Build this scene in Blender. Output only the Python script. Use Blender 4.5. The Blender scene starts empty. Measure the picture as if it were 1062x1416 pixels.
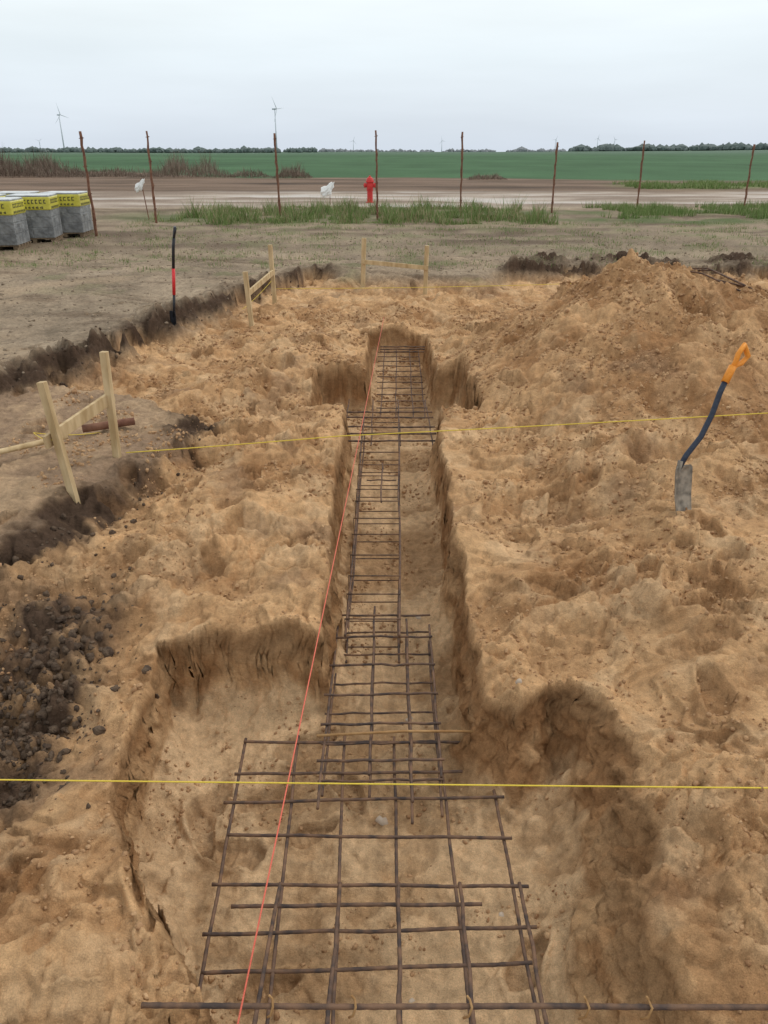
import bpy, math, numpy as np
from mathutils import Vector, Matrix
rng=np.random.RandomState(7)
scene=bpy.context.scene
# ---------------------------------------------------------------- noise
_tabs={}
def _tab(seed):
    if seed not in _tabs:
        r=np.random.RandomState(seed+100)
        p=r.permutation(256); _tabs[seed]=(np.concatenate([p,p]),r.rand(256)*2*np.pi,r.rand(256),r.rand(256),r.rand(256))
    return _tabs[seed]
def perlin(x,y,seed=0):
    p,ang,_,_,_=_tab(seed)
    xi=np.floor(x).astype(np.int64); yi=np.floor(y).astype(np.int64)
    xf=x-xi; yf=y-yi; xi&=255; yi&=255
    u=xf*xf*xf*(xf*(xf*6-15)+10); v=yf*yf*yf*(yf*(yf*6-15)+10)
    def g(a,b,dx,dy):
        h=ang[p[p[a&255]+(b&255)]]
        return np.cos(h)*dx+np.sin(h)*dy
    n00=g(xi,yi,xf,yf); n10=g(xi+1,yi,xf-1,yf); n01=g(xi,yi+1,xf,yf-1); n11=g(xi+1,yi+1,xf-1,yf-1)
    a=n00+(n10-n00)*u; b=n01+(n11-n01)*u
    return (a+(b-a)*v)*1.5
def fbm(x,y,s,octv=4,seed=0,gain=.5):
    o=np.zeros_like(x); a=1.; f=1./s
    for i in range(octv):
        o+=a*perlin(x*f+i*17.3,y*f-i*9.1,seed+i); a*=gain; f*=2.03
    return o
def bumps(x,y,s,seed=0,dens=.7):
    p,_,r1,r2,r3=_tab(seed)
    X=x/s; Y=y/s; xi=np.floor(X).astype(np.int64); yi=np.floor(Y).astype(np.int64)
    o=np.zeros_like(x)
    for i in (-1,0,1):
        for j in (-1,0,1):
            h=p[p[(xi+i)&255]+((yi+j)&255)]
            cx=xi+i+r1[h]; cy=yi+j+r2[h]; r=.25+.6*r3[h]
            d2=((X-cx)**2+(Y-cy)**2)/(r*r)
            o=np.maximum(o,np.where(r3[(h+31)&255]<dens,np.sqrt(np.maximum(0,1-d2))*r,0))
    return o*s
def sst(a,b,x):
    t=np.clip((x-a)/(b-a),0,1); return t*t*(3-2*t)
def sdpoly(x,y,P):
    d=np.full_like(x,1e9); s=np.ones_like(x); n=len(P)
    for i in range(n):
        ax,ay=P[i]; bx,by=P[i-1]
        ex,ey=bx-ax,by-ay; wx=x-ax; wy=y-ay
        t=np.clip((wx*ex+wy*ey)/(ex*ex+ey*ey),0,1)
        d=np.minimum(d,(wx-ex*t)**2+(wy-ey*t)**2)
        c1=y>=ay; c2=y<by; c3=ex*wy>ey*wx
        s=np.where((c1&c2&c3)|(~c1&~c2&~c3),-s,s)
    return s*np.sqrt(d)
# ---------------------------------------------------------------- terrain description (metres)
EXC=[(-2.3,13.3),(-1.3,15.4),(0.2,14.9),(1.4,14.9),(2.4,15.4),(5,15.7),(11,15.3),(14,8),(14,-6),(-9,-6),(-9,5.6),(-5,6.2),(-3.8,7.1),(-3.6,8.0),(-3.2,9.5),(-2.95,10.6),(-2.8,11.4)]
LEDGE=[(-1.55,6.35),(-1.72,5.5),(-1.98,4.7),(-2.2,3.9),(-2.3,3.0),(-2.3,1.0),(-9,1),(-9,6.2),(-4.6,7.2),(-3,7.4),(-2.2,7.0)]
STRIP=[(-.31,2.8),(-.36,6.9),(-.2,8.2),(-.2,10.5),(.56,10.5),(.56,8.2),(.50,6.9),(.42,2.8)]
PADF=[(-.74,7.0),(-.72,8.35),(.88,8.35),(.88,7.0)]
TEE=[(-.3,10.0),(-.35,10.75),(1.5,10.75),(1.45,10.4),(.65,10.15)]
PADN=[(-1.13,3.22),(-.80,3.34),(-.45,3.30),(.38,2.86),(.60,2.74),(.80,2.88),(.98,2.76),(1.02,2.3),(.95,1.9),(.88,1.6),(.86,-1.5),(-.5,-1.5),(-.52,1.42),(-.93,1.95),(-1.06,2.25)]
FOOT=[];SCOOP=[(2.02,5.15,.28,.17),(1.62,3.35,.2,.09),(2.35,6.0,.2,.1),(.95,4.7,.16,.07),(-.85,4.3,.2,.09),(-1.4,5.6,.22,.09),(-.75,6.3,.18,.08),(1.2,6.1,.17,.08),(2.2,3.2,.22,.09),(-1.3,8.3,.22,.1),(-1.9,9.3,.2,.1),(1.3,9.9,.25,.1),(-.2,12.2,.3,.1),(1.5,12.6,.3,.12),(-1.2,11.6,.25,.1),(1.5,1.9,.2,.08),(-1.15,3.9,.2,.08)]
r0=np.random.RandomState(3)
for (x0,x1,y0,y1,n) in [(-1.9,-.5,3.6,6.4,34),(-2.8,-.7,6.5,10,30),(.8,2.9,1.6,5.2,52),(.7,1.7,5.2,9.5,14),(-2.6,2.6,11,14.5,40),(-.9,.7,1.2,3,14),(-1.5,-.7,1.2,2.0,5),(-4,-3,7,12,10),(-3.2,-2.1,3.4,6.4,8)]:
    for i in range(n): FOOT.append((r0.uniform(x0,x1),r0.uniform(y0,y1),r0.uniform(0,6.28),r0.uniform(.75,1.15)))
A_=np.array
SAND_L=A_([.60,.368,.188]); SAND_D=A_([.35,.185,.083]); CRUST=A_([.68,.465,.27]); TOP=A_([.085,.054,.036]); FIELD=A_([.30,.232,.163])
def mix(a,b,m):
    b=np.asarray(b)
    if b.ndim==1: b=b[None,:]
    return a+(b-a)*np.asarray(m)[:,None]
def near(x,y):
    n1=fbm(x,y,1.1,5,1,.45); n2=fbm(x,y,.28,4,11); n3=fbm(x,y,.08,3,21)
    n2s=fbm(x,y,.30,2,11)
    wx=x+.06*n2; wy=y+.06*perlin(x/.3+9,y/.3,17)
    far_soft=sst(-1.3,-.6,x)*sst(2.5,1.9,x)*sst(12.5,13.5,y)
    dE=sdpoly(x,y,EXC)+.34*n1+.16*n2+.04*n3
    dL=sdpoly(x,y,LEDGE)+.16*n1+.11*n2+.03*n3
    dT=np.minimum(np.minimum(sdpoly(x,y,STRIP),sdpoly(x,y,PADF)),np.minimum(sdpoly(x,y,TEE),sdpoly(x,y,PADN)))
    right=sst(.1,.5,x)
    dT=dT+(.014+.018*right)*n2s+.026*n1
    we=.12+.45*np.clip(n1+.35,0,1)+1.0*far_soft
    mE=sst(.06,-1,dE/we)
    z=.03*fbm(x,y,2.5,4,31)+.010*n3+.04*bumps(wx,wy,.22,3,.5)+.010*n2
    # tyre tracks: pairs of long shallow ruts
    a1=x*.45+y*.89+.35*fbm(x,y,3.5,2,35)
    rut=np.exp(-((np.mod(a1,2.1)-.6)/.10)**2)+np.exp(-((np.mod(a1,2.1)-.85)/.05)**2)*.6
    rut=rut*sst(-.35,.15,fbm(x,y,4,2,33))
    z=z-.045*rut*(.7+.3*np.sin((x*.89-y*.45)*42))
    lipn=np.clip(n1*1.2+n2*.6+.25+.25*(x<-2.6),0,1.1)*(1-far_soft)
    lip=np.exp(-((dE-.14)/.22)**2)*lipn
    z=z+lip*(.04+.9*bumps(wx,wy,.17,5,.8)+.06*n2)
    fh=np.exp(-((y-16.0-.3*n1)/.55)**2)*sst(2.1,2.8,x)*np.clip(.5+1.1*n1+.2*n2,0,1.1)
    z=z+fh*(.07+.08*n2+.8*bumps(wx,wy,.25,6,.8))
    # sand surface
    s=-.24+.075*n1
    s=s+sst(.55,1.9,x)*sst(11,6,y)*.24
    s=s+.15*np.exp(-(((x+1.1)/.55)**2+((y-5.1)/1.0)**2))
    s=s+.18*np.exp(-(((x+1.0)/.7)**2+((y-9.0)/.8)**2))
    s=s+.15*np.exp(-(((x+1.5)/.6)**2+((y-7.6)/.5)**2))
    s=s+.15*np.exp(-(((x-.78)/.27)**2+((y-3.5)/.40)**2))
    s=s+.10*np.exp(-(((x+1.25)/.5)**2+((y-1.6)/.5)**2))
    s=s-.22*np.exp(-(((x+1.75)/.42)**2+((y-2.7)/.75)**2))
    s=s-.13*np.exp(-(((x-1.15)/.5)**2+((y-1.2)/.35)**2))
    s=s+.06*np.exp(-(np.clip(dT,0,9)/.28)**2)*sst(3.2,3.8,y)*sst(10.6,9.5,y)
    xr=x-2.8; yr=y-8.7
    rr=np.sqrt((xr/np.where(xr<0,2.2,2.6))**2+(yr/np.where(yr<0,3.3,2.2))**2)+.11*n1
    heap=1.04*np.clip(1-rr,0,1)**.92
    heap2=.80*np.clip(1-np.sqrt(((x-4.8)/2.3)**2+((y-8.0)/2.6)**2)+.14*n1,0,1)
    heap=np.maximum(heap,heap2)+.25*np.minimum(heap,heap2)
    hm=sst(0,.25,heap)
    lump=bumps(wx,wy,.5,19,.8)/.5
    s=s+heap*(1+.12*n2)+.09*hm*lump
    rough=np.clip(.68+.8*fbm(x,y,.9,3,64),.12,1.35)
    b1=bumps(wx,wy,.17,7,.5); b2=bumps(wx,wy,.065,8,.6); b3=bumps(x,y,.028,9,.6)
    q=fbm(wx,wy,.55,3,63,.45)*3.0; fq=np.floor(q); ter=(fq+sst(.0,.12,q-fq))/3.0
    rid=np.abs(fbm(wx,wy,.38,3,61))
    det=rough*(.34*b1+.50*b2+.5*b3+.022*n2+.014*n3)+.055*rid*rough*(1-.3*hm)+.072*ter*(1-.5*hm)-.03
    s=s+det
    for (sx,sy,sr,sd) in SCOOP:
        k=np.where((np.abs(x-sx)<sr*1.8)&(np.abs(y-sy)<sr*1.8))[0]
        if len(k)==0: continue
        rq=np.sqrt(((x[k]-sx)/1.25)**2+(y[k]-sy)**2)/sr+.16*n2[k]+.05*n3[k]
        s[k]-=sd*sst(1.1,.55,rq)*(.55+.45*np.clip((y[k]-sy)/sr+.3,0,1))-.03*np.exp(-((rq-1.25)/.2)**2)
    mL=sst(.05,-.12,dL)*mE
    sl=-.07+.03*n1+.016*n2+.25*b2+.3*b3+.12*b1
    lipL=np.exp(-((dL-.02)/.13)**2)*mE*sst(7.2,6.2,y)
    s=s*(1-mL)+sl*mL+lipL*(.05*n2+.35*b1)
    z=z*(1-mE)+s*mE
    dk=np.exp(-(((x+1.70)/.34)**4+((y-2.8)/.95)**4))
    z=z+dk*(.40*b1+.7*b2+.5*b3)
    fp=np.zeros_like(x)
    # trench
    w=.028+.05*np.clip(n1,0,1)+.05*right*sst(4.5,2.5,y)+.16*right*sst(3.0,2.4,y)
    mT=np.clip((.02-dT)/(w+.02),0,1)
    floor=-.69+.012*n1+.014*n2+.012*n3+.2*b3+.16*b2+.12*b1*sst(.0,.5,n1)+.022*ter
    foot=np.exp(-np.clip(-dT-w,0,9)/.08)*(.04+.09*n1+.08*bumps(x,y,.09,13,.8)/.09)
    floor=floor+np.clip(foot,0,.18)
    slump=np.exp(-(((x-.90)/.2)**2+((y-2.2)/.75)**2))
    floor=floor+.18*slump
    z=z*(1-mT)+floor*mT
    for (fx,fy,fa,fs) in FOOT:
        k=np.where((np.abs(x-fx)<.32)&(np.abs(y-fy)<.32)&((mT<.01)|(mT>.99)))[0]
        if len(k)==0: continue
        ux=(x[k]-fx)*math.cos(fa)+(y[k]-fy)*math.sin(fa); uy=-(x[k]-fx)*math.sin(fa)+(y[k]-fy)*math.cos(fa)
        qq=np.sqrt((ux/(.15*fs))**2+(uy/(.060*fs*(1+.22*np.sin(ux*14))))**2)+.08*n3[k]+.08*n2[k]
        zz=z[k]; flat=.55*zz+.45*np.median(zz)-.042*fs
        m=sst(1.08,.93,qq)
        z[k]=zz*(1-m*.9)+flat*m*.9+.018*np.exp(-((qq-1.28)/.2)**2)+.003*m*np.sign(np.sin(ux*180))
        fp[k]=np.maximum(fp[k],m)
    # ---- colour
    cl=SAND_L[None,:]*(1+.12*fbm(x,y,.6,3,71))[:,None]
    damp=np.clip(.38+.75*fbm(x,y,.8,4,75)+.40*hm-.35*b2/.06-.3*b1/.15,0,1)
    c=mix(cl,SAND_D,damp)
    c=mix(c,CRUST,np.clip(sst(.1,.8,fbm(x,y,.35,4,79)+.5*b1/.15)*.5,0,1)*(1-.6*hm))
    hum=sst(.3,.9,fbm(x,y,.7,4,83)+.3*sst(-.6,-2.2,x)+.15*sst(11,13,y))*.40
    c=mix(c,TOP*2.2,hum*mE)
    ledc=mix(np.broadcast_to(A_([.31,.21,.135]),c.shape),A_([.45,.31,.19]),sst(-.3,.4,n1+.4*n2))
    c=mix(c,ledc,mL)
    fc=FIELD[None,:]*(1+.32*fbm(x,y,1.3,5,91)+.18*n2+.12*n3)[:,None]
    fc=mix(fc,A_([.42,.31,.205]),sst(-.1,.7,fbm(x,y,2.4,4,95))*.6*sst(22,11,y))
    fc=mix(fc,A_([.15,.105,.072]),np.clip(rut*.55+sst(.3,.8,fbm(x*.6,y*1.4,.9,4,96))*.55,0,1))
    fc=mix(fc,A_([.15,.17,.07]),sst(.2,.8,fbm(x,y,1.1,4,98)+.2*n2)*.5*sst(10,16,y))
    c=mix(fc,c,mE)
    c=mix(c,fc*.95,far_soft*sst(14.2,14.9,y+.4*n1)*.9)
    edge=np.exp(-((dE+.05)/.17)**2)*sst(-.35,.2,n1+.45*n2+.1+.2*(x<-2.6))*(1-far_soft)
    c=mix(c,TOP,np.clip(edge*1.15,0,1)*(1-hm))
    c=mix(c,TOP,np.clip(fh*1.3,0,1))
    edge2=np.exp(-((dL+.0)/.13)**2)*mE*sst(7.0,6.2,y)*sst(-.6,.1,n1+.3)
    c=mix(c,TOP,np.clip(edge2*1.2,0,1))
    dkm=np.exp(-(((x+1.72)/.36)**4+((y-2.85)/1.0)**4))
    c=mix(c,TOP*1.3,np.clip(dkm*(.85+.7*n2+.3*n3),0,1))
    nw=fbm((x+y)*.8,z*1.6,.22,4,121)
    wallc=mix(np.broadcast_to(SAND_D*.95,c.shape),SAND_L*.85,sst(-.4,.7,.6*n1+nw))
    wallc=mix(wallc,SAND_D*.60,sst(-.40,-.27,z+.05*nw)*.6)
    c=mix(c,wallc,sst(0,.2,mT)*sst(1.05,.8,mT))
    flc=mix(np.broadcast_to(A_([.44,.27,.14]),c.shape),A_([.66,.445,.255]),sst(-.5,.5,n1+.5*n2+.3*n3))
    c=mix(c,flc,sst(.85,1,mT))
    c=mix(c,SAND_D*.85,fp*.3)
    wet=sst(.35,.8,fbm(x*.6,y,2.6,3,111))*(1-mE)*np.exp(-(((x+6.3)/1.6)**2+((y-15.6)/1.1)**2))*2
    return z,c,mE,mT,np.clip(wet,0,1)
def far(x,y):
    z=.03*fbm(x,y,4,3,31)*sst(4000,50,y)
    r=np.sqrt(x*x+y*y)
    hill=sst(500,2600,r)*(2.5+4*fbm(x,y,1400,3,41)+9*sst(200,1600,x)*sst(1200,3000,r))
    z=z+hill+.35*fbm(x,y,60,2,44)*sst(60,200,y)*sst(3000,300,y)
    n1=fbm(x,y,6,4,91); n2=fbm(x,y,1.2,3,92); n3=fbm(x,y,.4,3,93)
    c=FIELD[None,:]*(1+.22*n1+.25*n2+.16*n3)[:,None]
    mud=fbm(x*.28,y*1.2,1.5,4,94)
    z=z+.04*n2*sst(40,20,y)+.05*np.abs(mud)*sst(35,28,y)
    c=mix(c,A_([.13,.092,.065]),sst(.0,.5,mud)*.8)
    c=mix(c,A_([.15,.17,.07]),sst(-.1,.6,n2+.3*n1)*.5*sst(14,18,y)*sst(34,26,y)*sst(-8,-4,x))
    c=mix(c,A_([.08,.12,.04]),sst(.0,.5,n1*.5+.25*n2+sst(24,27,y)*sst(33,30,y)*.7-.35)*sst(-12,-6,x)*.8)
    yy=y+2.0*fbm(x,y,25,2,97)
    tr=sst(33,35,yy)*sst(50,46,yy)
    trn=fbm(x*.22,y,2.0,4,99)
    trc=mix(np.broadcast_to(A_([.44,.365,.30]),c.shape),A_([.26,.20,.155]),sst(-.25,.45,trn))
    c=mix(c,trc,tr)
    wet=tr*sst(.0,.5,-trn)*.8
    z=z+.06*trn*tr
    br=sst(46,50,yy)
    brc=A_([.18,.125,.09])[None,:]*(1+.6*fbm(x*.15,y,2.2,4,101))[:,None]
    c=mix(c,brc,br)
    st=np.exp(-((yy-55-.05*x)/4)**2)*sst(14,18,x)
    c=mix(c,A_([.13,.19,.06]),st*.85)
    gb=72-8*sst(0,25,x)+22*sst(-10,-34,x)
    gr=sst(0,5,yy-gb)
    gc=A_([.062,.128,.060])[None,:]*(1+.25*fbm(x*.3,y,70,3,103)+.18*fbm(x,y*.4,9,3,104))[:,None]
    gc=mix(gc,A_([.115,.17,.125]),sst(300,2500,r))  # aerial haze painted in: green turns paler with distance
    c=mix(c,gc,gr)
    return z,c,wet
def terrain(x,y,full=False):
    x=np.asarray(x,float).ravel(); y=np.asarray(y,float).ravel()
    z=np.zeros_like(x); c=np.zeros((len(x),3)); mE=np.zeros_like(x); mT=np.zeros_like(x); W=np.zeros_like(x)
    k=y<20
    if k.any(): z[k],c[k],mE[k],mT[k],W[k]=near(x[k],y[k])
    f=y>16
    if f.any():
        zf,cf,wf=far(x[f],y[f]); b=sst(16.6,20,y[f])
        z[f]=z[f]*(1-b)+zf*b; c[f]=c[f]*(1-b[:,None])+cf*b[:,None]; W[f]=W[f]*(1-b)+wf*b
    c=np.clip(c,.01,.9)
    return (z,c,mE,mT,W) if full else (z,c,mE,mT)
def gz(x,y): return float(terrain([x],[y])[0][0])
# ---------------------------------------------------------------- materials
def newmat(name):
    m=bpy.data.materials.new(name); m.use_nodes=True; nt=m.node_tree; return m,nt,nt.nodes['Principled BSDF']
def noisy(name,c1,c2,scale=20,rough=.8,bump=.2,bscale=None,metal=0,detail=5,stretch=None,dist=.01,spec=.3):
    m,nt,b=newmat(name); N=nt.nodes; L=nt.links
    tc=N.new('ShaderNodeTexCoord'); mp=N.new('ShaderNodeMapping'); L.new(tc.outputs['Object'],mp.inputs[0])
    if stretch: mp.inputs['Scale'].default_value=stretch
    n=N.new('ShaderNodeTexNoise'); n.inputs['Scale'].default_value=scale; n.inputs['Detail'].default_value=detail; L.new(mp.outputs[0],n.inputs[0])
    r=N.new('ShaderNodeValToRGB'); r.color_ramp.elements[0].position=.35; r.color_ramp.elements[1].position=.65
    r.color_ramp.elements[0].color=(*c1,1); r.color_ramp.elements[1].color=(*c2,1)
    L.new(n.outputs[0],r.inputs[0]); L.new(r.outputs[0],b.inputs['Base Color'])
    b.inputs['Roughness'].default_value=rough; b.inputs['Metallic'].default_value=metal; b.inputs['Specular IOR Level'].default_value=spec
    if bump:
        n2=N.new('ShaderNodeTexNoise'); n2.inputs['Scale'].default_value=bscale or scale*2; n2.inputs['Detail'].default_value=4; L.new(mp.outputs[0],n2.inputs[0])
        bp=N.new('ShaderNodeBump'); bp.inputs['Strength'].default_value=bump; bp.inputs['Distance'].default_value=dist
        L.new(n2.outputs[0],bp.inputs['Height']); L.new(bp.outputs[0],b.inputs['Normal'])
    return m
def ground_mat():
    m,nt,b=newmat('ground_soil'); N=nt.nodes; L=nt.links
    at=N.new('ShaderNodeAttribute'); at.attribute_name='Col'
    tc=N.new('ShaderNodeTexCoord')
    def noise(sc,det,ro=.6):
        n=N.new('ShaderNodeTexNoise'); n.inputs['Scale'].default_value=sc; n.inputs['Detail'].default_value=det; n.inputs['Roughness'].default_value=ro; L.new(tc.outputs['Object'],n.inputs[0]); return n
    def mapr(src,a,b_,c,d):
        q=N.new('ShaderNodeMapRange'); q.inputs[1].default_value=a; q.inputs[2].default_value=b_; q.inputs[3].default_value=c; q.inputs[4].default_value=d; L.new(src,q.inputs[0]); return q
    n=noise(16,7,.70); mr=mapr(n.outputs[0],.3,.7,.68,1.26)
    n3=noise(230,2); mr3=mapr(n3.outputs[0],.3,.7,.82,1.16)
    mm=N.new('ShaderNodeMath'); mm.operation='MULTIPLY'; L.new(mr.outputs[0],mm.inputs[0]); L.new(mr3.outputs[0],mm.inputs[1])
    vm=N.new('ShaderNodeVectorMath'); vm.operation='SCALE'; L.new(at.outputs['Color'],vm.inputs[0]); L.new(mm.outputs[0],vm.inputs['Scale'])
    L.new(vm.outputs[0],b.inputs['Base Color'])
    wr=mapr(at.outputs['Alpha'],0,1,.93,.25); L.new(wr.outputs[0],b.inputs['Roughness'])
    ws=mapr(at.outputs['Alpha'],0,1,.12,.6); L.new(ws.outputs[0],b.inputs['Specular IOR Level'])
    nb=noise(40,7,.70)
    bs=mapr(at.outputs['Alpha'],0,1,.85,.1)
    bp=N.new('ShaderNodeBump'); bp.inputs['Distance'].default_value=.026; L.new(nb.outputs[0],bp.inputs['Height']); L.new(bs.outputs[0],bp.inputs['Strength'])
    L.new(bp.outputs[0],b.inputs['Normal'])
    return m
# ---------------------------------------------------------------- ground mesh
def build_ground():
    core=np.linspace(-.54,.54,880); ds=core[1]-core[0]
    out=[]; s=.54; d=ds
    while s<3.2: d*=1.09; s+=d; out.append(s)
    out=np.array(out); S=np.concatenate([-out[::-1],core,out])
    yb=np.linspace(-6,1,50)[:-1]
    g1=np.exp(np.linspace(math.log(3.2),math.log(19.2),900))[:-1]-2.2
    g2=np.exp(np.linspace(math.log(19.2),math.log(11000),330))-2.2
    Y=np.concatenate([yb,g1,g2]); g=np.maximum(Y,1)+2.2
    X=S[None,:]*g[:,None]; YY=np.repeat(Y[:,None],len(S),1)
    x=X.ravel(); y=YY.ravel()
    z,c,mE,mT,W=terrain(x,y,True)
    k=(y<17)
    xs=x.copy(); ys=y.copy()
    st=np.clip(mT*(1-mT)*4,0,1)[k]*.9+.3*mE[k]
    xs[k]+=st*.026*fbm(y[k]+.3*x[k],z[k]*1.7,.15,4,51,.6)
    ys[k]+=st*.026*fbm(x[k]-.3*y[k],z[k]*1.7,.15,4,55,.6)
    nr,nc=X.shape
    V=np.stack([xs,ys,z],1).astype(np.float32)
    idx=np.arange(nr*nc).reshape(nr,nc)
    F=np.stack([idx[:-1,:-1],idx[:-1,1:],idx[1:,1:],idx[1:,:-1]],-1).reshape(-1,4)
    me=bpy.data.meshes.new('ground')
    me.vertices.add(len(V)); me.vertices.foreach_set('co',V.ravel())
    me.loops.add(F.size); me.loops.foreach_set('vertex_index',F.ravel().astype(np.int32))
    me.polygons.add(len(F)); me.polygons.foreach_set('loop_start',np.arange(0,F.size,4,dtype=np.int32))
    me.update(calc_edges=True)
    me.polygons.foreach_set('use_smooth',np.ones(len(F),bool))
    a=me.attributes.new('Col','FLOAT_COLOR','POINT')
    a.data.foreach_set('color',np.concatenate([c,W[:,None]],1).astype(np.float32).ravel())
    ob=bpy.data.objects.new('ground',me); scene.collection.objects.link(ob); me.materials.append(ground_mat())
build_ground()
# ---------------------------------------------------------------- mesh builder
class MB:
    def __init__(s): s.v=[]; s.f=[]; s.m=[]
    def add(s,V,F,mi=0):
        o=len(s.v); s.v+= [tuple(map(float,p)) for p in V]; s.f+=[tuple(i+o for i in f) for f in F]; s.m+=[mi]*len(F)
    def beam(s,p0,p1,w,d,mi=0,up=(0,0,1)):
        p0=Vector(p0);p1=Vector(p1); a=(p1-p0).normalized(); u=Vector(up)
        if abs(a.dot(u))>.95: u=Vector((0,1,0))
        r=a.cross(u).normalized(); u=r.cross(a).normalized()
        V=[]
        for p in (p0,p1):
            for (i,j) in ((-1,-1),(1,-1),(1,1),(-1,1)): V.append(p+r*i*w/2+u*j*d/2)
        s.add(V,[(0,3,2,1),(4,5,6,7),(0,1,5,4),(1,2,6,5),(2,3,7,6),(3,0,4,7)],mi)
    def tube(s,pts,r,n=6,mi=0,closed=False,rs=None):
        pts=[Vector(p) for p in pts]; V=[];F=[]; N=len(pts)
        prev=None
        for i,p in enumerate(pts):
            if closed: t=(pts[(i+1)%N]-pts[i-1])
            else: t=(pts[min(i+1,N-1)]-pts[max(i-1,0)])
            t.normalize()
            if prev is None:
                u=Vector((0,0,1)) if abs(t.z)<.9 else Vector((1,0,0)); a=t.cross(u).normalized()
            else: a=(prev-t*prev.dot(t)).normalized()
            prev=a; b=t.cross(a); rr=rs[i] if rs else r
            for k in range(n): V.append(p+a*math.cos(6.28318*k/n)*rr+b*math.sin(6.28318*k/n)*rr)
        for i in range(N if closed else N-1):
            j=(i+1)%N
            for k in range(n): F.append((i*n+k,i*n+(k+1)%n,j*n+(k+1)%n,j*n+k))
        if not closed: F.append(tuple(range(n))[::-1]); F.append(tuple((N-1)*n+k for k in range(n)))
        s.add(V,F,mi)
    def lathe(s,o,prof,n=20,mi=0,axis=(0,0,1)):
        a=Vector(axis).normalized(); o=Vector(o)
        s.tube([o+a*h for h,_ in prof],0,n,mi,rs=[max(r,.001) for _,r in prof])
    def box(s,c,sz,mi=0,rot=0):
        c=Vector(c); M=Matrix.Rotation(rot,3,'Z'); V=[c+M@Vector((i*sz[0]/2,j*sz[1]/2,k*sz[2]/2)) for k in(-1,1) for (i,j) in((-1,-1),(1,-1),(1,1),(-1,1))]
        s.add(V,[(0,3,2,1),(4,5,6,7),(0,1,5,4),(1,2,6,5),(2,3,7,6),(3,0,4,7)],mi)
    def build(s,name,mats,smooth=False,bevel=0,parent=None):
        me=bpy.data.meshes.new(name); me.from_pydata(s.v,[],s.f)
        for m in mats: me.materials.append(m)
        me.polygons.foreach_set('material_index',s.m)
        me.polygons.foreach_set('use_smooth',[smooth]*len(s.f)); me.update()
        ob=bpy.data.objects.new(name,me); scene.collection.objects.link(ob)
        if bevel:
            b=ob.modifiers.new('bevel','BEVEL'); b.width=bevel; b.segments=2
        if parent: ob.parent=parent
        return ob
def empty(name,loc=(0,0,0)):
    e=bpy.data.objects.new(name,None); e.empty_display_size=.2; scene.collection.objects.link(e); return e
M_wood=noisy('pine_wood',(.40,.28,.14),(.60,.46,.27),14,.75,.35,60,stretch=(1,1,.25))
M_rebar=noisy('rebar_steel',(.062,.045,.04),(.20,.115,.07),18,.7,.6,260,metal=.1,dist=.004)
M_rust=noisy('rusty_steel',(.13,.055,.035),(.24,.12,.075),12,.85,.3,90)
M_rustl=noisy('rusty_orange',(.30,.16,.06),(.42,.25,.11),20,.8,.3,90)
M_yel=noisy('yellow_string',(.62,.46,.05),(.78,.60,.08),300,.6,.1)
M_red=noisy('red_string',(.62,.11,.07),(.78,.20,.13),300,.6,.1)
M_black=noisy('black_plastic',(.015,.016,.02),(.03,.032,.04),60,.45,.1)
M_navy=noisy('dark_blue_shaft',(.02,.028,.05),(.035,.045,.07),60,.4,.1)
M_redp=noisy('red_plastic',(.62,.03,.04),(.72,.05,.05),60,.4,.1)
M_or=noisy('orange_plastic',(.75,.27,.03),(.85,.33,.05),60,.45,.1)
M_steel=noisy('worn_steel',(.16,.14,.115),(.36,.31,.25),22,.55,.3,metal=.35)
M_hyd=noisy('red_hydrant_paint',(.50,.03,.03),(.62,.05,.045),30,.5,.1)
M_white=noisy('white_plastic',(.78,.78,.76),(.88,.88,.87),15,.4,.3)
def batter(stakes,rail,w=.05,rw=(.03,.10)):
    P=empty('batter_board')
    for i,(b,t) in enumerate(stakes):
        m=MB(); b=Vector(b); t=Vector(t); d=(t-b).normalized()
        m.beam(b-d*.22,t,w,w*.95,0,up=(.15,1,0)); m.build('stake_%d'%(i+1),[M_wood],bevel=.003,parent=P)
    if rail:
        m=MB(); m.beam(rail[0],rail[1],rw[0],rw[1]); m.build('rail',[M_wood],bevel=.003,parent=P)
    return P
def st(x,y,tx,ty,h): z=gz(x,y); return ((x,y,z),(tx,ty,z+h))
A1=st(-2.10,4.74,-2.18,4.77,.78); A2=st(-2.00,5.38,-1.985,5.40,.79)
batter([A1,A2],((-2.205,4.71,A1[0][2]+.39),(-1.99,5.46,A2[0][2]+.45)),rw=(.025,.09))
B1=st(-1.88,11.0,-1.92,11.0,.75); B2=st(-1.73,12.4,-1.75,12.4,.85)
batter([B1,B2],((-1.92,10.97,B1[0][2]+.44),(-1.72,12.46,B2[0][2]+.45)),w=.06,rw=(.03,.08))
C1=st(-.37,13.8,-.34,13.8,.84); C2=st(.72,13.8,.735,13.8,.82)
batter([C1,C2],((-.38,13.745,C1[0][2]+.46),(.76,13.745,C2[0][2]+.46)),w=.07,rw=(.03,.07))
def string(name,pts,r,mat,sag=.02):
    m=MB(); out=[]
    for a,b in zip(pts[:-1],pts[1:]):
        a=Vector(a);b=Vector(b)
        for i in range(12):
            t=i/12; p=a.lerp(b,t); p.z-=sag*4*t*(1-t); out.append(p)
    out.append(Vector(pts[-1])); m.tube(out,r,6); return m.build(name,[mat],smooth=True)
string('builders_string',[(-6,2.10,.03),(6,1.96,0.0)],.0028,M_yel)
string('builders_string',[(-1.90,5.3,-.0),(-.35,5.55,.04),(2.9,5.62,.20),(6.0,5.70,.36)],.0038,M_yel,.004)
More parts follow.
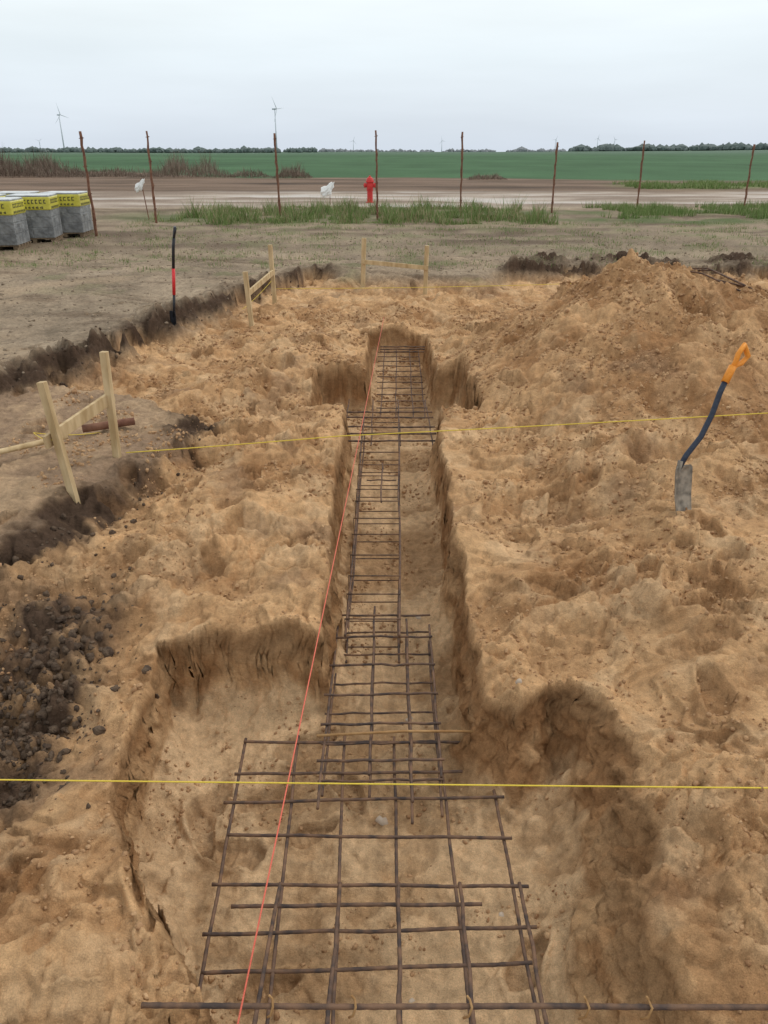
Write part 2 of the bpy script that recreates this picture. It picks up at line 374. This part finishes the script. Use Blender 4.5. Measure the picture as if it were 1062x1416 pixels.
string('builders_string',[(-2.17,4.74,.30),(-2.6,5.4,.12),(-2.3,5.9,-.05)],.003,M_yel)
string('builders_string',[(-1.75,12.3,.2),(-2.0,11.0,.0)],.003,M_yel)
string('builders_string',[(-1.7,12.45,.06),(3.4,12.9,.08)],.004,M_yel)
string('red_builders_string',[(-.39,1.25,-.10),(-.0,10.75,-.06)],.0027,M_red,.008)
def rod(name,pts,r,mat,n=7):
    m=MB(); m.tube(pts,r,n); return m.build(name,[mat],smooth=True)
rod('wooden_pole',[(-3.5,4.7,.0),(-2.42,5.55,gz(-2.42,5.55)+.1)],.022,M_wood)
zz=gz(-2.3,5.95)+.05
rod('rusty_pipe',[(-2.42,5.85,zz),(-2.05,6.02,zz+.01)],.032,M_rust,12)
# ---------------------------------------------------------------- rebar
def jig(a,b,r,m,n=7,bend=.006,mi=0):
    a=Vector(a);b=Vector(b);k=8;pts=[]
    for i in range(k+1):
        p=a.lerp(b,i/k)
        if 0<i<k: p+=Vector((rng.uniform(-bend,bend),rng.uniform(-bend,bend),rng.uniform(-bend,bend)*.6))
        pts.append(p)
    out=[];rs=[]
    for i in range(k):
        L=(pts[i+1]-pts[i]).length; q=max(2,int(L/.02))
        for j in range(q):
            out.append(pts[i].lerp(pts[i+1],j/q)); rs.append(r*(1.1 if len(out)%2 else .93))
    out.append(pts[-1]); rs.append(r)
    m.tube(out,r,n,mi,rs=rs)
def stirrup(m,x0,x1,y,z0,z1,r=.004):
    m.tube([(x0,y,z0),(x1,y,z0),(x1,y,z1),(x0,y,z1)],r,6,closed=True)
zf=-.60
m=MB()
for (xa,xb) in [(-.665,-.61),(-.42,-.37),(-.19,-.16),(.05,.055),(.275,.29),(.485,.505)]:
    jig((xa+rng.uniform(-.01,.01),2.92+rng.uniform(-.12,.03),zf+.012),(xb,1.2,zf+.03),.0070,m,bend=.004)
for yv,xa,xb in [(2.87,-.68,.52),(2.67,-.70,.36),(2.51,-.69,.53),(2.305,-.67,.53),(2.08,-.68,.56),(1.88,-.66,.56),(1.746,-.63,.52),(1.5,-.66,.5)]:
    jig((xa+rng.uniform(-.03,.02),yv+rng.uniform(-.02,.02),zf+.026),(xb,yv+rng.uniform(-.02,.02),zf+.03),.0070,m,bend=.004)
m.build('rebar_mesh',[M_rebar],smooth=True)
m=MB()
jig((-.68,1.36,-.165),(1.6,1.31,-.10),.0078,m,bend=.003)
jig((-.56,1.93,-.50),(.36,1.94,-.50),.0072,m,bend=.003)
for xx in (-.40,-.175,.045,.275,.50):
    jig((xx+.01,2.02,-.49),(xx*.9,1.1,-.16),.0070,m,bend=.004)
m.build('rebar_mesh',[M_rebar],smooth=True)
m=MB()
for x0 in (-.32,-.09,.23,.55,.72):
    zt=-.165+(x0+.68)*.0285; yt=1.36-.022*(x0+.68)
    m.tube([(x0,yt+.01,zt+.03),(x0+.008,yt+.012,zt+.012),(x0+.012,yt-.01,zt+.012),(x0+.004,yt-.014,zt-.02),(x0-.008,yt,zt-.05)],.0035,6)
m.build('rebar_tie_wires',[M_rustl],smooth=True)
m=MB()
for xx in (-.275,-.065,.12,.25):
    for zz in (-.46,-.58): jig((xx,2.45+rng.uniform(-.1,.1),zz),(xx+.01,3.82+rng.uniform(-.1,.1),zz),.0064,m,bend=.004)
for yv in (2.62,2.86,3.08,3.32,3.58,3.8):
    jig((-.30,yv,-.45),(.27,yv+.01,-.45),.0064,m); jig((-.30,yv,-.57),(.27,yv+.01,-.57),.0055,m)
m.build('rebar_cage',[M_rebar],smooth=True)
rod('rusty_rebar_rod',[(-.31,2.76,-.43),(.1,2.79,-.43),(.42,2.80,-.44)],.0065,M_rustl)
m=MB()
for a,b in ((-.215,-.20),(.085,.15)):
    for zz in (-.42,-.60): jig((a,3.55,zz),(b,7.4,zz),.007,m,bend=.008)
y=3.7
while y<7.3:
    t=(y-3.6)/3.8; stirrup(m,-.225+.01*t,.092+.065*t,y+rng.uniform(-.04,.04),-.605,-.412,.0045); y+=.27
jig((-.02,5.3,-.40),(-.015,6.1,-.40),.0065,m); jig((-.14,5.72,-.395),(.1,5.72,-.395),.0055,m)
m.build('rebar_cage',[M_rebar],smooth=True)
m=MB()
for yv in (6.75,6.95,7.15,7.45,7.62):
    jig((-.40,yv,-.43),(.50,yv,-.43),.0085,m)
for xx in (-.38,-.12,.15,.45): jig((xx,6.65,-.44),(xx,8.1,-.44),.0065,m)
m.build('rebar_mesh',[M_rebar],smooth=True)
m=MB()
for xx in (-.04,.12,.30,.42):
    jig((xx,7.5,-.45),(xx+.05,10.5,-.45),.0065,m)
y=7.8
while y<10.4: jig((-.08,y,-.44),(.46,y,-.44),.006,m); y+=.25
for yv in (10.15,10.3,10.45): jig((-.05,yv,-.40),(.56,yv,-.40),.009,m)
m.build('rebar_cage',[M_rebar],smooth=True)
m=MB()
for i in range(5):
    x0=3.15+i*.06; y0=8.9-i*.03; x1=x0+.42; y1=7.9+i*.06
    m.tube([(x0,y0,gz(x0,y0)+.03+.01*i),((x0+x1)/2,(y0+y1)/2,max(gz((x0+x1)/2,(y0+y1)/2),0)+.05+.01*i),(x1,y1,gz(x1,y1)+.04)],.009,6)
m.build('rebar_offcuts',[M_rebar],smooth=True)
# ---------------------------------------------------------------- spades
def blade(m,top,tip,side,w,thick,mi,dish=.022):
    top=Vector(top);tip=Vector(tip);a=(tip-top); s=Vector(side); s=(s-a.normalized()*s.dot(a.normalized())).normalized(); nrm=a.normalized().cross(s)
    prof=[(0,.70),(.04,.95),(.12,1),(.5,.98),(.75,.92),(.88,.78),(.96,.5),(1,.18)]
    V=[];F=[];K=9
    for t,ww in prof:
        for k in range(K):
            q=-1+2*k/(K-1); V.append(top+a*t+s*q*ww*w/2+nrm*(dish*(q*q)*(1-.3*t)-.02*math.sin(t*2.6)))
    n=len(V)
    V+= [v+nrm*thick for v in V]
    R=len(prof)
    for i in range(R-1):
        for k in range(K-1):
            q=(i*K+k,i*K+k+1,(i+1)*K+k+1,(i+1)*K+k); F.append(q); F.append(tuple(n+j for j in q[::-1]))
    ring=[k for k in range(K)]+[i*K+K-1 for i in range(1,R)]+[(R-1)*K+k for k in range(K-2,-1,-1)]+[i*K for i in range(R-2,0,-1)]
    for i in range(len(ring)):
        a_,b_=ring[i],ring[(i+1)%len(ring)]; F.append((a_,a_+n,b_+n,b_))
    m.add(V,F,mi)
def dgrip(m,base,d,side,mi,L=.12,w=.11,r=.014):
    base=Vector(base); d=Vector(d).normalized(); s=Vector(side); s=(s-d*s.dot(d)).normalized()
    m.tube([base-d*.02,base+d*.03+s*.012,base+d*.07+s*w*.42,base+d*L+s*w*.5,base+d*L-s*w*.5,base+d*.07-s*w*.42,base+d*.03-s*.012],r,8,mi,closed=True)
g0=gz(1.82,4.27); off=min(max(g0,-.03),.05)
P=lambda x,y,z:(x,y,z+off)
m=MB()
blade(m,P(1.79,4.34,.27),P(1.83,4.22,-.07),(.72,.68,.1),.19,.003,0,.04)
m.tube([P(1.795,4.325,.12),P(1.792,4.335,.20),P(1.80,4.345,.30)],.017,8,0,rs=[.006,.015,.017])
m.tube([P(1.795,4.342,.25),P(1.835,4.36,.33),P(1.93,4.42,.43),P(1.99,4.46,.56),P(2.03,4.50,.68),P(2.06,4.52,.755)],.017,10,1)
m.tube([P(2.055,4.517,.74),P(2.085,4.54,.80),P(2.10,4.55,.83)],.024,10,2)
dgrip(m,P(2.10,4.55,.82),(.10,.05,.12),(.7,.6,-.5),2,.13,.12,.017)
m.build('garden_spade',[M_steel,M_navy,M_or],smooth=True)
g0=gz(-2.78,10.3)
m=MB()
blade(m,(-2.78,10.3,g0+.24),(-2.81,10.27,g0-.05),(.8,-.6,0),.12,.004,0)
m.tube([(-2.78,10.3,g0+.18),(-2.75,10.3,g0+.45)],.017,8,1)
m.tube([(-2.75,10.3,g0+.45),(-2.72,10.3,g0+.78)],.021,10,2)
m.tube([(-2.72,10.3,g0+.78),(-2.69,10.3,g0+1.05),(-2.67,10.3,g0+1.15)],.019,10,1)
dgrip(m,(-2.67,10.3,g0+1.16),(.25,0,1),(.35,-1,0),1,.12,.09,.016)
m.build('garden_spade',[M_black,M_black,M_redp],smooth=True)
# ---------------------------------------------------------------- fence posts
FP=[((-7.5,21.2),(-7.50,21.1),2.45),((-7.05,25.3),(-7.02,25.3),2.55),((-3.37,26.7),(-3.43,26.7),2.55),((-.21,26.7),(-.25,26.7),2.6),((2.80,30),(2.75,30),2.66),((6.06,29.7),(6.05,29.7),2.31),((9.84,32),(9.78,32),2.43),((14.3,32.7),(14.24,32.7),2.28)]
for (bx,by),(tx,ty),h in FP:
    m=MB(); z=gz(bx,by); pts=[];k=16
    for i in range(k+1):
        t=i/k; pts.append((bx+(tx-bx)*t+rng.uniform(-.014,.014),by+(ty-by)*t,z-.1+(h+.1)*t))
    m.tube(pts,.034,7,rs=[.034+rng.uniform(-.008,.010) for _ in pts])
    for j in range(4):
        q=pts[3+j*4]; m.tube([(q[0]-.05,q[1]-.03,q[2]),(q[0]+.05,q[1]-.03,q[2]+.02),(q[0]+.045,q[1]+.035,q[2]+.01),(q[0]-.045,q[1]+.035,q[2])],.008,5,closed=True)
    m.build('fence_post',[M_rust],smooth=True)
# ---------------------------------------------------------------- hydrant
hx,hy=-.62,36.6; z=gz(hx,hy); m=MB()
m.lathe((hx,hy,z-.03),[(0,.18),(.06,.18),(.065,.13),(.12,.125),(.5,.12),(.52,.15),(.56,.15),(.57,.145),(.84,.145),(.86,.18),(.90,.18),(.905,.165),(.97,.15),(1.03,.115),(1.07,.06),(1.075,.04),(1.12,.04),(1.125,.0)],20)
m.lathe((hx-.1,hy,z+.70),[(0,.08),(.08,.08),(.085,.10),(.15,.10),(.155,.04),(.18,.04)],14,0,(-1,0,0))
m.lathe((hx+.1,hy,z+.70),[(0,.08),(.08,.08),(.085,.10),(.15,.10),(.155,.04),(.18,.04)],14,0,(1,0,0))
m.lathe((hx,hy-.1,z+.66),[(0,.09),(.1,.09),(.105,.11),(.15,.11),(.155,.04),(.18,.04)],14,0,(0,-1,0))
m.build('fire_hydrant',[M_hyd],smooth=False)
import bmesh
def bag(x,y,h,sx,sz,lean=0):
    z=gz(x,y); Pn=empty('plastic_bag_on_rod')
    m=MB(); m.tube([(x,y,z-.1),(x+lean,y,z+h)],.015,6); m.build('rod',[M_rust],parent=Pn)
    bm=bmesh.new(); bmesh.ops.create_icosphere(bm,subdivisions=4,radius=1)
    for v in bm.verts:
        n=v.co.copy(); k=1+.22*math.sin(n.x*4+n.z*6)+.12*math.sin(n.y*9+n.x*11)+.08*math.sin(n.z*17+n.x*13)
        top=.30+.70*((1-n.z)/2)**.8
        v.co=Vector((n.x*sx*k*top+.25*sx*n.z,n.y*sx*.6*k*top,n.z*sz*(1+.12*math.sin(n.x*8))))
    me=bpy.data.meshes.new('bag'); bm.to_mesh(me); bm.free(); me.materials.append(M_white)
    o=bpy.data.objects.new('bag',me); scene.collection.objects.link(o); o.location=(x+lean-sx*.3,y,z+h-sz*.75); o.rotation_euler=(0,.55,0); o.parent=Pn
bag(-2.25,34.5,.90,.26,.36); bag(-7.6,26.5,1.2,.13,.24,-.12)
# ---------------------------------------------------------------- pallets
M_film=noisy('grey_wrapped_blocks',(.14,.145,.15),(.30,.305,.31),5,.32,.7,14,dist=.04,spec=.5)
M_yf=noisy('yellow_printed_film',(.50,.45,.05),(.64,.58,.09),6,.3,.5,14,dist=.02,spec=.5)
M_topf=noisy('white_film',(.45,.47,.49),(.66,.68,.7),6,.35,.5,10,dist=.02)
M_ink=noisy('dark_print',(.03,.03,.03),(.06,.06,.05),20,.5,0)
M_pal=noisy('pallet_wood',(.16,.11,.07),(.26,.19,.12),8,.85,.2)
def pallet(x,y,rot):
    z=gz(x,y); P=empty('pallet_of_building_blocks'); P.location=(x,y,z); P.rotation_euler=(0,0,rot)
    m=MB()
    for i in (-.42,0,.42): m.box((i,0,.05),(.09,.98,.08))
    for j in (-.42,-.21,0,.21,.42): m.box((0,j,.105),(1.0,.11,.022))
    m.build('pallet',[M_pal],parent=P)
    m=MB()
    for k in range(4):
        for i in range(2):
            for j in range(4): m.box(((-.24+.48*i),(-.36+.24*j),.12+.115+.235*k),(.477,.238,.232))
    m.build('blocks',[M_film],bevel=.008,parent=P)
    m=MB(); m.box((0,0,.89),(.99,.99,.30)); m.build('printed_film',[M_yf],bevel=.03,parent=P)
    m=MB(); m.box((0,0,1.062),(.93,.93,.03)); m.build('top_film',[M_topf],bevel=.012,parent=P)
    m=MB(); rr=np.random.RandomState(int(abs(x)*10)%97+5)
    for face in range(2):
        for row in range(2):
            q=-.38
            while q<.38:
                w=rr.uniform(.04,.08); h=.09 if row==0 else .035; zc=.93 if row==0 else .80
                for kx,kz,ww,hh in ((0,0,.018,h),(w*.5,h*.4,w*.5,.02),(w*.5,-h*.35,w*.5,.02)):
                    if face==0: m.box((q+kx,-.4975,zc+kz),(ww,.004,hh))
                    else: m.box((.4975,q+kx,zc+kz),(.004,ww,hh))
                q+=w+.035
    m.build('print',[M_ink],parent=P)
for i in range(4): pallet(-8.95+.22*i,17.0+1.5*i,.12+.05*((i*7)%3-1))
for i in range(4): pallet(-10.35+.22*i,17.3+1.5*i,.08)
# ---------------------------------------------------------------- vegetation
def blades(name,P,hts,w,mats,lean=.4):
    n=len(P); V=np.zeros((n,3,3)); a=rng.rand(n)*6.283; l=rng.uniform(-lean,lean,(n,2))*hts[:,None]
    V[:,0]=P; V[:,1]=P; V[:,2]=P
    dx=np.cos(a)*w; dy=np.sin(a)*w
    V[:,0,0]-=dx;V[:,0,1]-=dy;V[:,1,0]+=dx;V[:,1,1]+=dy
    V[:,2,0]+=l[:,0];V[:,2,1]+=l[:,1];V[:,2,2]+=hts
    V[:,:2,2]-=.02
    me=bpy.data.meshes.new(name); me.vertices.add(n*3); me.vertices.foreach_set('co',V.ravel())
    me.loops.add(n*3); me.loops.foreach_set('vertex_index',np.arange(n*3,dtype=np.int32))
    me.polygons.add(n); me.polygons.foreach_set('loop_start',np.arange(0,n*3,3,dtype=np.int32)); me.update(calc_edges=True)
    for mt in mats: me.materials.append(mt)
    me.polygons.foreach_set('material_index',rng.randint(0,len(mats),n).astype(np.int32))
    ob=bpy.data.objects.new(name,me); scene.collection.objects.link(ob); return ob
G1=noisy('weed_green',(.11,.18,.045),(.17,.25,.07),3,.7,0); G2=noisy('weed_light',(.20,.25,.09),(.27,.31,.13),3,.7,0); G3=noisy('weed_dry',(.30,.25,.14),(.38,.31,.18),3,.8,0)
def scatter(n,x0,x1,y0,y1,thr,sc,seed):
    x=rng.uniform(x0,x1,n); y=rng.uniform(y0,y1,n)
    e=np.minimum(np.minimum(x-x0,x1-x)/1.5,np.minimum(y-y0,y1-y)/1.0)
    k=fbm(x,y*1.0,sc,4,seed)-.7*np.clip(1-e,0,1)>thr
    x=x[k];y=y[k]; z=terrain(x,y)[0]; return np.stack([x,y,z],1)
Q=scatter(40000,-7.4,5.8,24.5,33.6,-.04,1.4,201)
hn=.55+1.3*fbm(Q[:,0],Q[:,1],1.0,3,202)
blades('weeds',Q,rng.uniform(.08,.50,len(Q))*np.clip(hn,.12,1.7),.014,[G1,G1,G2,G3],.6)
Q=scatter(24000,7.5,20,26.5,34,.0,1.8,205)
blades('weeds',Q,rng.uniform(.08,.34,len(Q)),.014,[G1,G1,G2],.5)
Q=scatter(44000,-9,14,14.5,27,.14,1.0,209)
blades('grass',Q,rng.uniform(.02,.10,len(Q)),.008,[G1,G1,G2,G3],.5)
Q=scatter(12000,15,34,50,60,.0,3,213)
blades('weeds',Q,rng.uniform(.1,.4,len(Q)),.035,[G1,G2],.5)
T1=noisy('twigs_brown',(.12,.085,.065),(.18,.13,.10),2,.9,0); T2=noisy('twigs_tan',(.21,.165,.125),(.28,.215,.165),2,.9,0)
def shrubs(x0,x1,y0,y1,h,n,mats,w=.03):
    x=rng.uniform(x0,x1,n); y=rng.uniform(y0,y1,n); e=np.clip(np.minimum(x-x0,x1-x)/((x1-x0)*.3),.15,1)
    mod=np.clip(.75+.8*fbm(x,y,2.2,3,220),.15,1.4)
    z=terrain(x,y)[0]+rng.uniform(0,.5,n)*h*e*mod
    hh=h*e*mod*rng.uniform(.25,.6,n)
    blades('bare_shrubs',np.stack([x,y,z],1),hh,w,mats,.5)
shrubs(-46,-26.5,74,84,2.2,7000,[T1,T1,T2]); shrubs(-23,-13.5,74,80,2.0,2600,[T1,T2,T2],.022); shrubs(-28,-22,76,82,.9,1500,[T1,T2])
shrubs(-14.5,-10,74,78,.8,700,[T1,T2]); shrubs(-9.8,-6.4,72,76,1.2,1100,[T1,T2],.025); shrubs(6.8,10.2,68,71,.6,800,[T1,T2])
TL=noisy('distant_foliage_hazed',(.10,.135,.125),(.15,.18,.175),.02,.9,0); TL2=noisy('distant_trees_bare_hazed',(.19,.21,.225),(.25,.265,.28),.02,.9,0)  # blue-grey of distance haze is mixed into these tree colours
def treeline(name,u0,u1,dist,hmin,hmax,n,mat,seed):
    r=np.random.RandomState(seed)
    bm=bmesh.new(); bmesh.ops.create_icosphere(bm,subdivisions=1,radius=1); bv=np.array([v.co[:] for v in bm.verts]); bf=[[v.index for v in f.verts] for f in bm.faces]; bm.free()
    m=MB()
    aa=r.uniform(u0,u1,n); dd=dist*r.uniform(.95,1.08,n); xs=aa*dd
    keep=fbm(aa*40,aa*0+seed,1.,3,seed)
    z=terrain(xs,dd)[0]
    for i in range(n):
        if keep[i]<-.45: continue
        h=r.uniform(hmin,hmax)*(1+.5*keep[i]); w=h*r.uniform(.5,1.1)
        V=bv*(1+r.uniform(-.3,.3,(len(bv),1)))*np.array([w,w,h*.6])+np.array([xs[i],dd[i],z[i]+h*.45])
        m.add(V,bf)
    m.build(name,[mat])
treeline('distant_tree_line',-.55,-.08,1900,5,10,620,TL,301)
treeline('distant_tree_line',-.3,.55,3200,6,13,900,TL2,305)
treeline('distant_tree_line',.22,.60,2500,8,17,620,TL,309)
M_t=noisy('turbine_white_hazed',(.56,.61,.66),(.60,.65,.70),.1,.6,0)  # white greyed towards the sky, haze put into the base colour
def turbine(x,y,hub,R,ph,yaw=0,tr=2.2):
    z=gz(x,y); m=MB()
    m.tube([(x,y,z-2),(x,y,z+hub*.5),(x,y,z+hub)],0,10,0,rs=[tr*1.1,tr*.9,tr*.6])
    c,s=math.cos(yaw),math.sin(yaw)
    m.beam((x+s*3,y-c*4,z+hub+1),(x-s*6,y+c*8,z+hub+1),3,3)
    for k in range(3):
        a=ph+k*2.0944; d=Vector((math.cos(a)*c,math.cos(a)*s,math.sin(a))); o=Vector((x+s*5,y-c*5,z+hub+1))
        m.tube([o,o+d*R*.2,o+d*R*.6,o+d*R],0,6,0,rs=[tr*.4,tr*.55,tr*.3,tr*.1])
    m.build('wind_turbine',[M_t],smooth=True)
turbine(-833,2210,86,28,1.85,1.1,1.6); turbine(-235,1860,84,28,2.2,1.1,1.3)
for a,s_ in ((-.405,1),(-.036,1),(.068,1),(.2016,1),(.251,1.1),(.271,1)):
    turbine(a*8600,8600,110*s_,44,rng.uniform(0,2),.4,3.4)
# ---------------------------------------------------------------- clods and crumbs
def clods(name,P,S,mat,seed=1,sub=1,smooth=True,rgh=.28):
    bm=bmesh.new(); bmesh.ops.create_icosphere(bm,subdivisions=sub,radius=1); bv=np.array([v.co[:] for v in bm.verts]); bf=np.array([[v.index for v in f.verts] for f in bm.faces]); bm.free()
    r=np.random.RandomState(seed); n=len(P); nv=len(bv)
    var=1+r.uniform(-rgh,rgh,(12,nv,1))
    V=bv[None]*var[r.randint(0,12,n)]*r.uniform(.5,1.25,(n,1,3))*S[:,None,None]
    a=r.rand(n)*6.283; c,s=np.cos(a)[:,None],np.sin(a)[:,None]
    x=V[:,:,0]*c-V[:,:,1]*s; y=V[:,:,0]*s+V[:,:,1]*c; V[:,:,0]=x;V[:,:,1]=y
    V+=P[:,None,:]; F=(bf[None]+(np.arange(n)*nv)[:,None,None]).reshape(-1,3)
    me=bpy.data.meshes.new(name); me.vertices.add(n*nv); me.vertices.foreach_set('co',V.ravel())
    me.loops.add(F.size); me.loops.foreach_set('vertex_index',F.ravel().astype(np.int32))
    me.polygons.add(len(F)); me.polygons.foreach_set('loop_start',np.arange(0,F.size,3,dtype=np.int32)); me.update(calc_edges=True)
    me.polygons.foreach_set('use_smooth',np.full(len(F),smooth))
    me.materials.append(mat); ob=bpy.data.objects.new(name,me); scene.collection.objects.link(ob)
M_clod=noisy('topsoil_clod',(.07,.046,.032),(.16,.11,.073),25,.95,1.0,70,dist=.02)
M_crumb=noisy('sand_crumb',(.33,.18,.088),(.58,.37,.20),9,.95,.8,80,dist=.02)
n=1500; x=-1.66+.16*rng.randn(n); y=2.85+.42*rng.randn(n); S=.004+.022*rng.rand(n)**4; z=terrain(x,y)[0]
clods('soil_clods',np.stack([x,y,z],1),S,M_clod,4,2)
n=110000; x=rng.uniform(-3,5,n); y=rng.uniform(1.2,12.5,n); z,c,mE,mT=terrain(x,y)
k=(mE>.9)&((mT<.05)|(mT>.98))&(fbm(x,y,.6,3,401)+.25*(x>1)>.02)
x,y,z=x[k],y[k],z[k]; S=(.0022+.012*rng.rand(len(x))**4)*(1+.16*np.clip(y-3,0,6))
clods('sand_crumbs',np.stack([x,y,z+S*.1],1),S,M_crumb,5,1)
n=30000; x=rng.uniform(-5,9,n); y=rng.uniform(3,17,n); n1=fbm(x,y,1.1,5,1,.45); dE=sdpoly(x,y,EXC)+.34*n1; dL=sdpoly(x,y,LEDGE)+.16*n1
k=((np.abs(dE+.08)<.2)&(n1>-.3)&~((x>-1)&(x<2.2)&(y>12)))|((np.abs(dL-.08)<.16)&(y<6.6)&(dE<-.2))|((np.abs(y-15.9)<.5)&(x>2.3)&(n1>-.1)); x,y=x[k],y[k]; z=terrain(x,y)[0]; S=.005+.026*rng.rand(len(x))**4
clods('soil_clods',np.stack([x,y,z+S*.15],1),S,M_clod,6,1)
n=12000; x=rng.uniform(-9,8,n); y=rng.uniform(7,22,n); z,c,mE,mT=terrain(x,y); k=mE<.2; x,y,z=x[k],y[k],z[k]; S=.006+.024*rng.rand(len(x))**4
M_clod2=noisy('dry_clod',(.20,.15,.105),(.36,.28,.20),9,.95,.8,60,dist=.02)
clods('soil_clods',np.stack([x,y,z+S*.1],1),S,M_clod2,8,1)
M_stone=noisy('pale_stone',(.42,.33,.25),(.56,.46,.36),12,.8,.3)
x=np.array([.13,.62,-.01,.22,.1,.45]);y=np.array([3.17,2.85,2.5,4.1,1.7,2.0]);z=terrain(x,y)[0]
clods('pale_stones',np.stack([x,y,z-.004],1),np.array([.024,.02,.024,.022,.015,.012]),M_stone,7,2)
# ---------------------------------------------------------------- world, sun, camera
w=bpy.data.worlds.new('World'); scene.world=w; w.use_nodes=True; nt=w.node_tree; N=nt.nodes; L=nt.links
bg=N['Background']
sky=N.new('ShaderNodeTexSky'); sky.sky_type='NISHITA'; sky.sun_disc=False; sky.sun_elevation=math.radians(50); sky.sun_rotation=math.radians(60); sky.dust_density=3
tc=N.new('ShaderNodeTexCoord'); sep=N.new('ShaderNodeSeparateXYZ'); L.new(tc.outputs['Generated'],sep.inputs[0])
gr=N.new('ShaderNodeValToRGB'); e=gr.color_ramp.elements
e[0].position=0; e[0].color=(.66,.73,.82,1); e[1].position=1; e[1].color=(.86,.87,.87,1)
a=e.new(.045); a.color=(.72,.79,.86,1); a=e.new(.10); a.color=(.79,.87,.92,1); a=e.new(.16); a.color=(.88,.95,.97,1)
L.new(sep.outputs['Z'],gr.inputs[0])
mp=N.new('ShaderNodeMapping'); mp.inputs['Scale'].default_value=(1.2,1.2,9); L.new(tc.outputs['Generated'],mp.inputs[0])
cn=N.new('ShaderNodeTexNoise'); cn.inputs['Scale'].default_value=1.8; cn.inputs['Detail'].default_value=5; L.new(mp.outputs[0],cn.inputs[0])
mr=N.new('ShaderNodeMapRange'); mr.inputs[1].default_value=.3; mr.inputs[2].default_value=.7; mr.inputs[3].default_value=10.0; mr.inputs[4].default_value=11.3; L.new(cn.outputs[0],mr.inputs[0])
vs=N.new('ShaderNodeVectorMath'); vs.operation='SCALE'; L.new(gr.outputs[0],vs.inputs[0]); L.new(mr.outputs[0],vs.inputs['Scale'])
mx=N.new('ShaderNodeMixRGB'); mx.inputs[0].default_value=.96; L.new(sky.outputs[0],mx.inputs[1]); L.new(vs.outputs[0],mx.inputs[2])
L.new(mx.outputs[0],bg.inputs['Color']); bg.inputs['Strength'].default_value=.1
sd=bpy.data.lights.new('sun','SUN'); sd.energy=1.1; sd.angle=math.radians(20); sd.color=(1,.94,.86)
so=bpy.data.objects.new('sun',sd); scene.collection.objects.link(so)
az=math.radians(60); el=math.radians(50)
dirv=Vector((math.sin(az)*math.cos(el),math.cos(az)*math.cos(el),math.sin(el)))
so.rotation_euler=dirv.to_track_quat('Z','Y').to_euler()
cd=bpy.data.cameras.new('camera'); co=bpy.data.objects.new('camera',cd); scene.collection.objects.link(co)
cd.sensor_fit='VERTICAL'; cd.sensor_height=36; cd.lens=26.95; cd.clip_end=20000; cd.clip_start=.05
co.location=(0,0,2.0); co.rotation_euler=(math.radians(90-25.1),0,0); scene.camera=co
scene.view_settings.view_transform='Standard'; scene.view_settings.look='None'; scene.view_settings.exposure=0
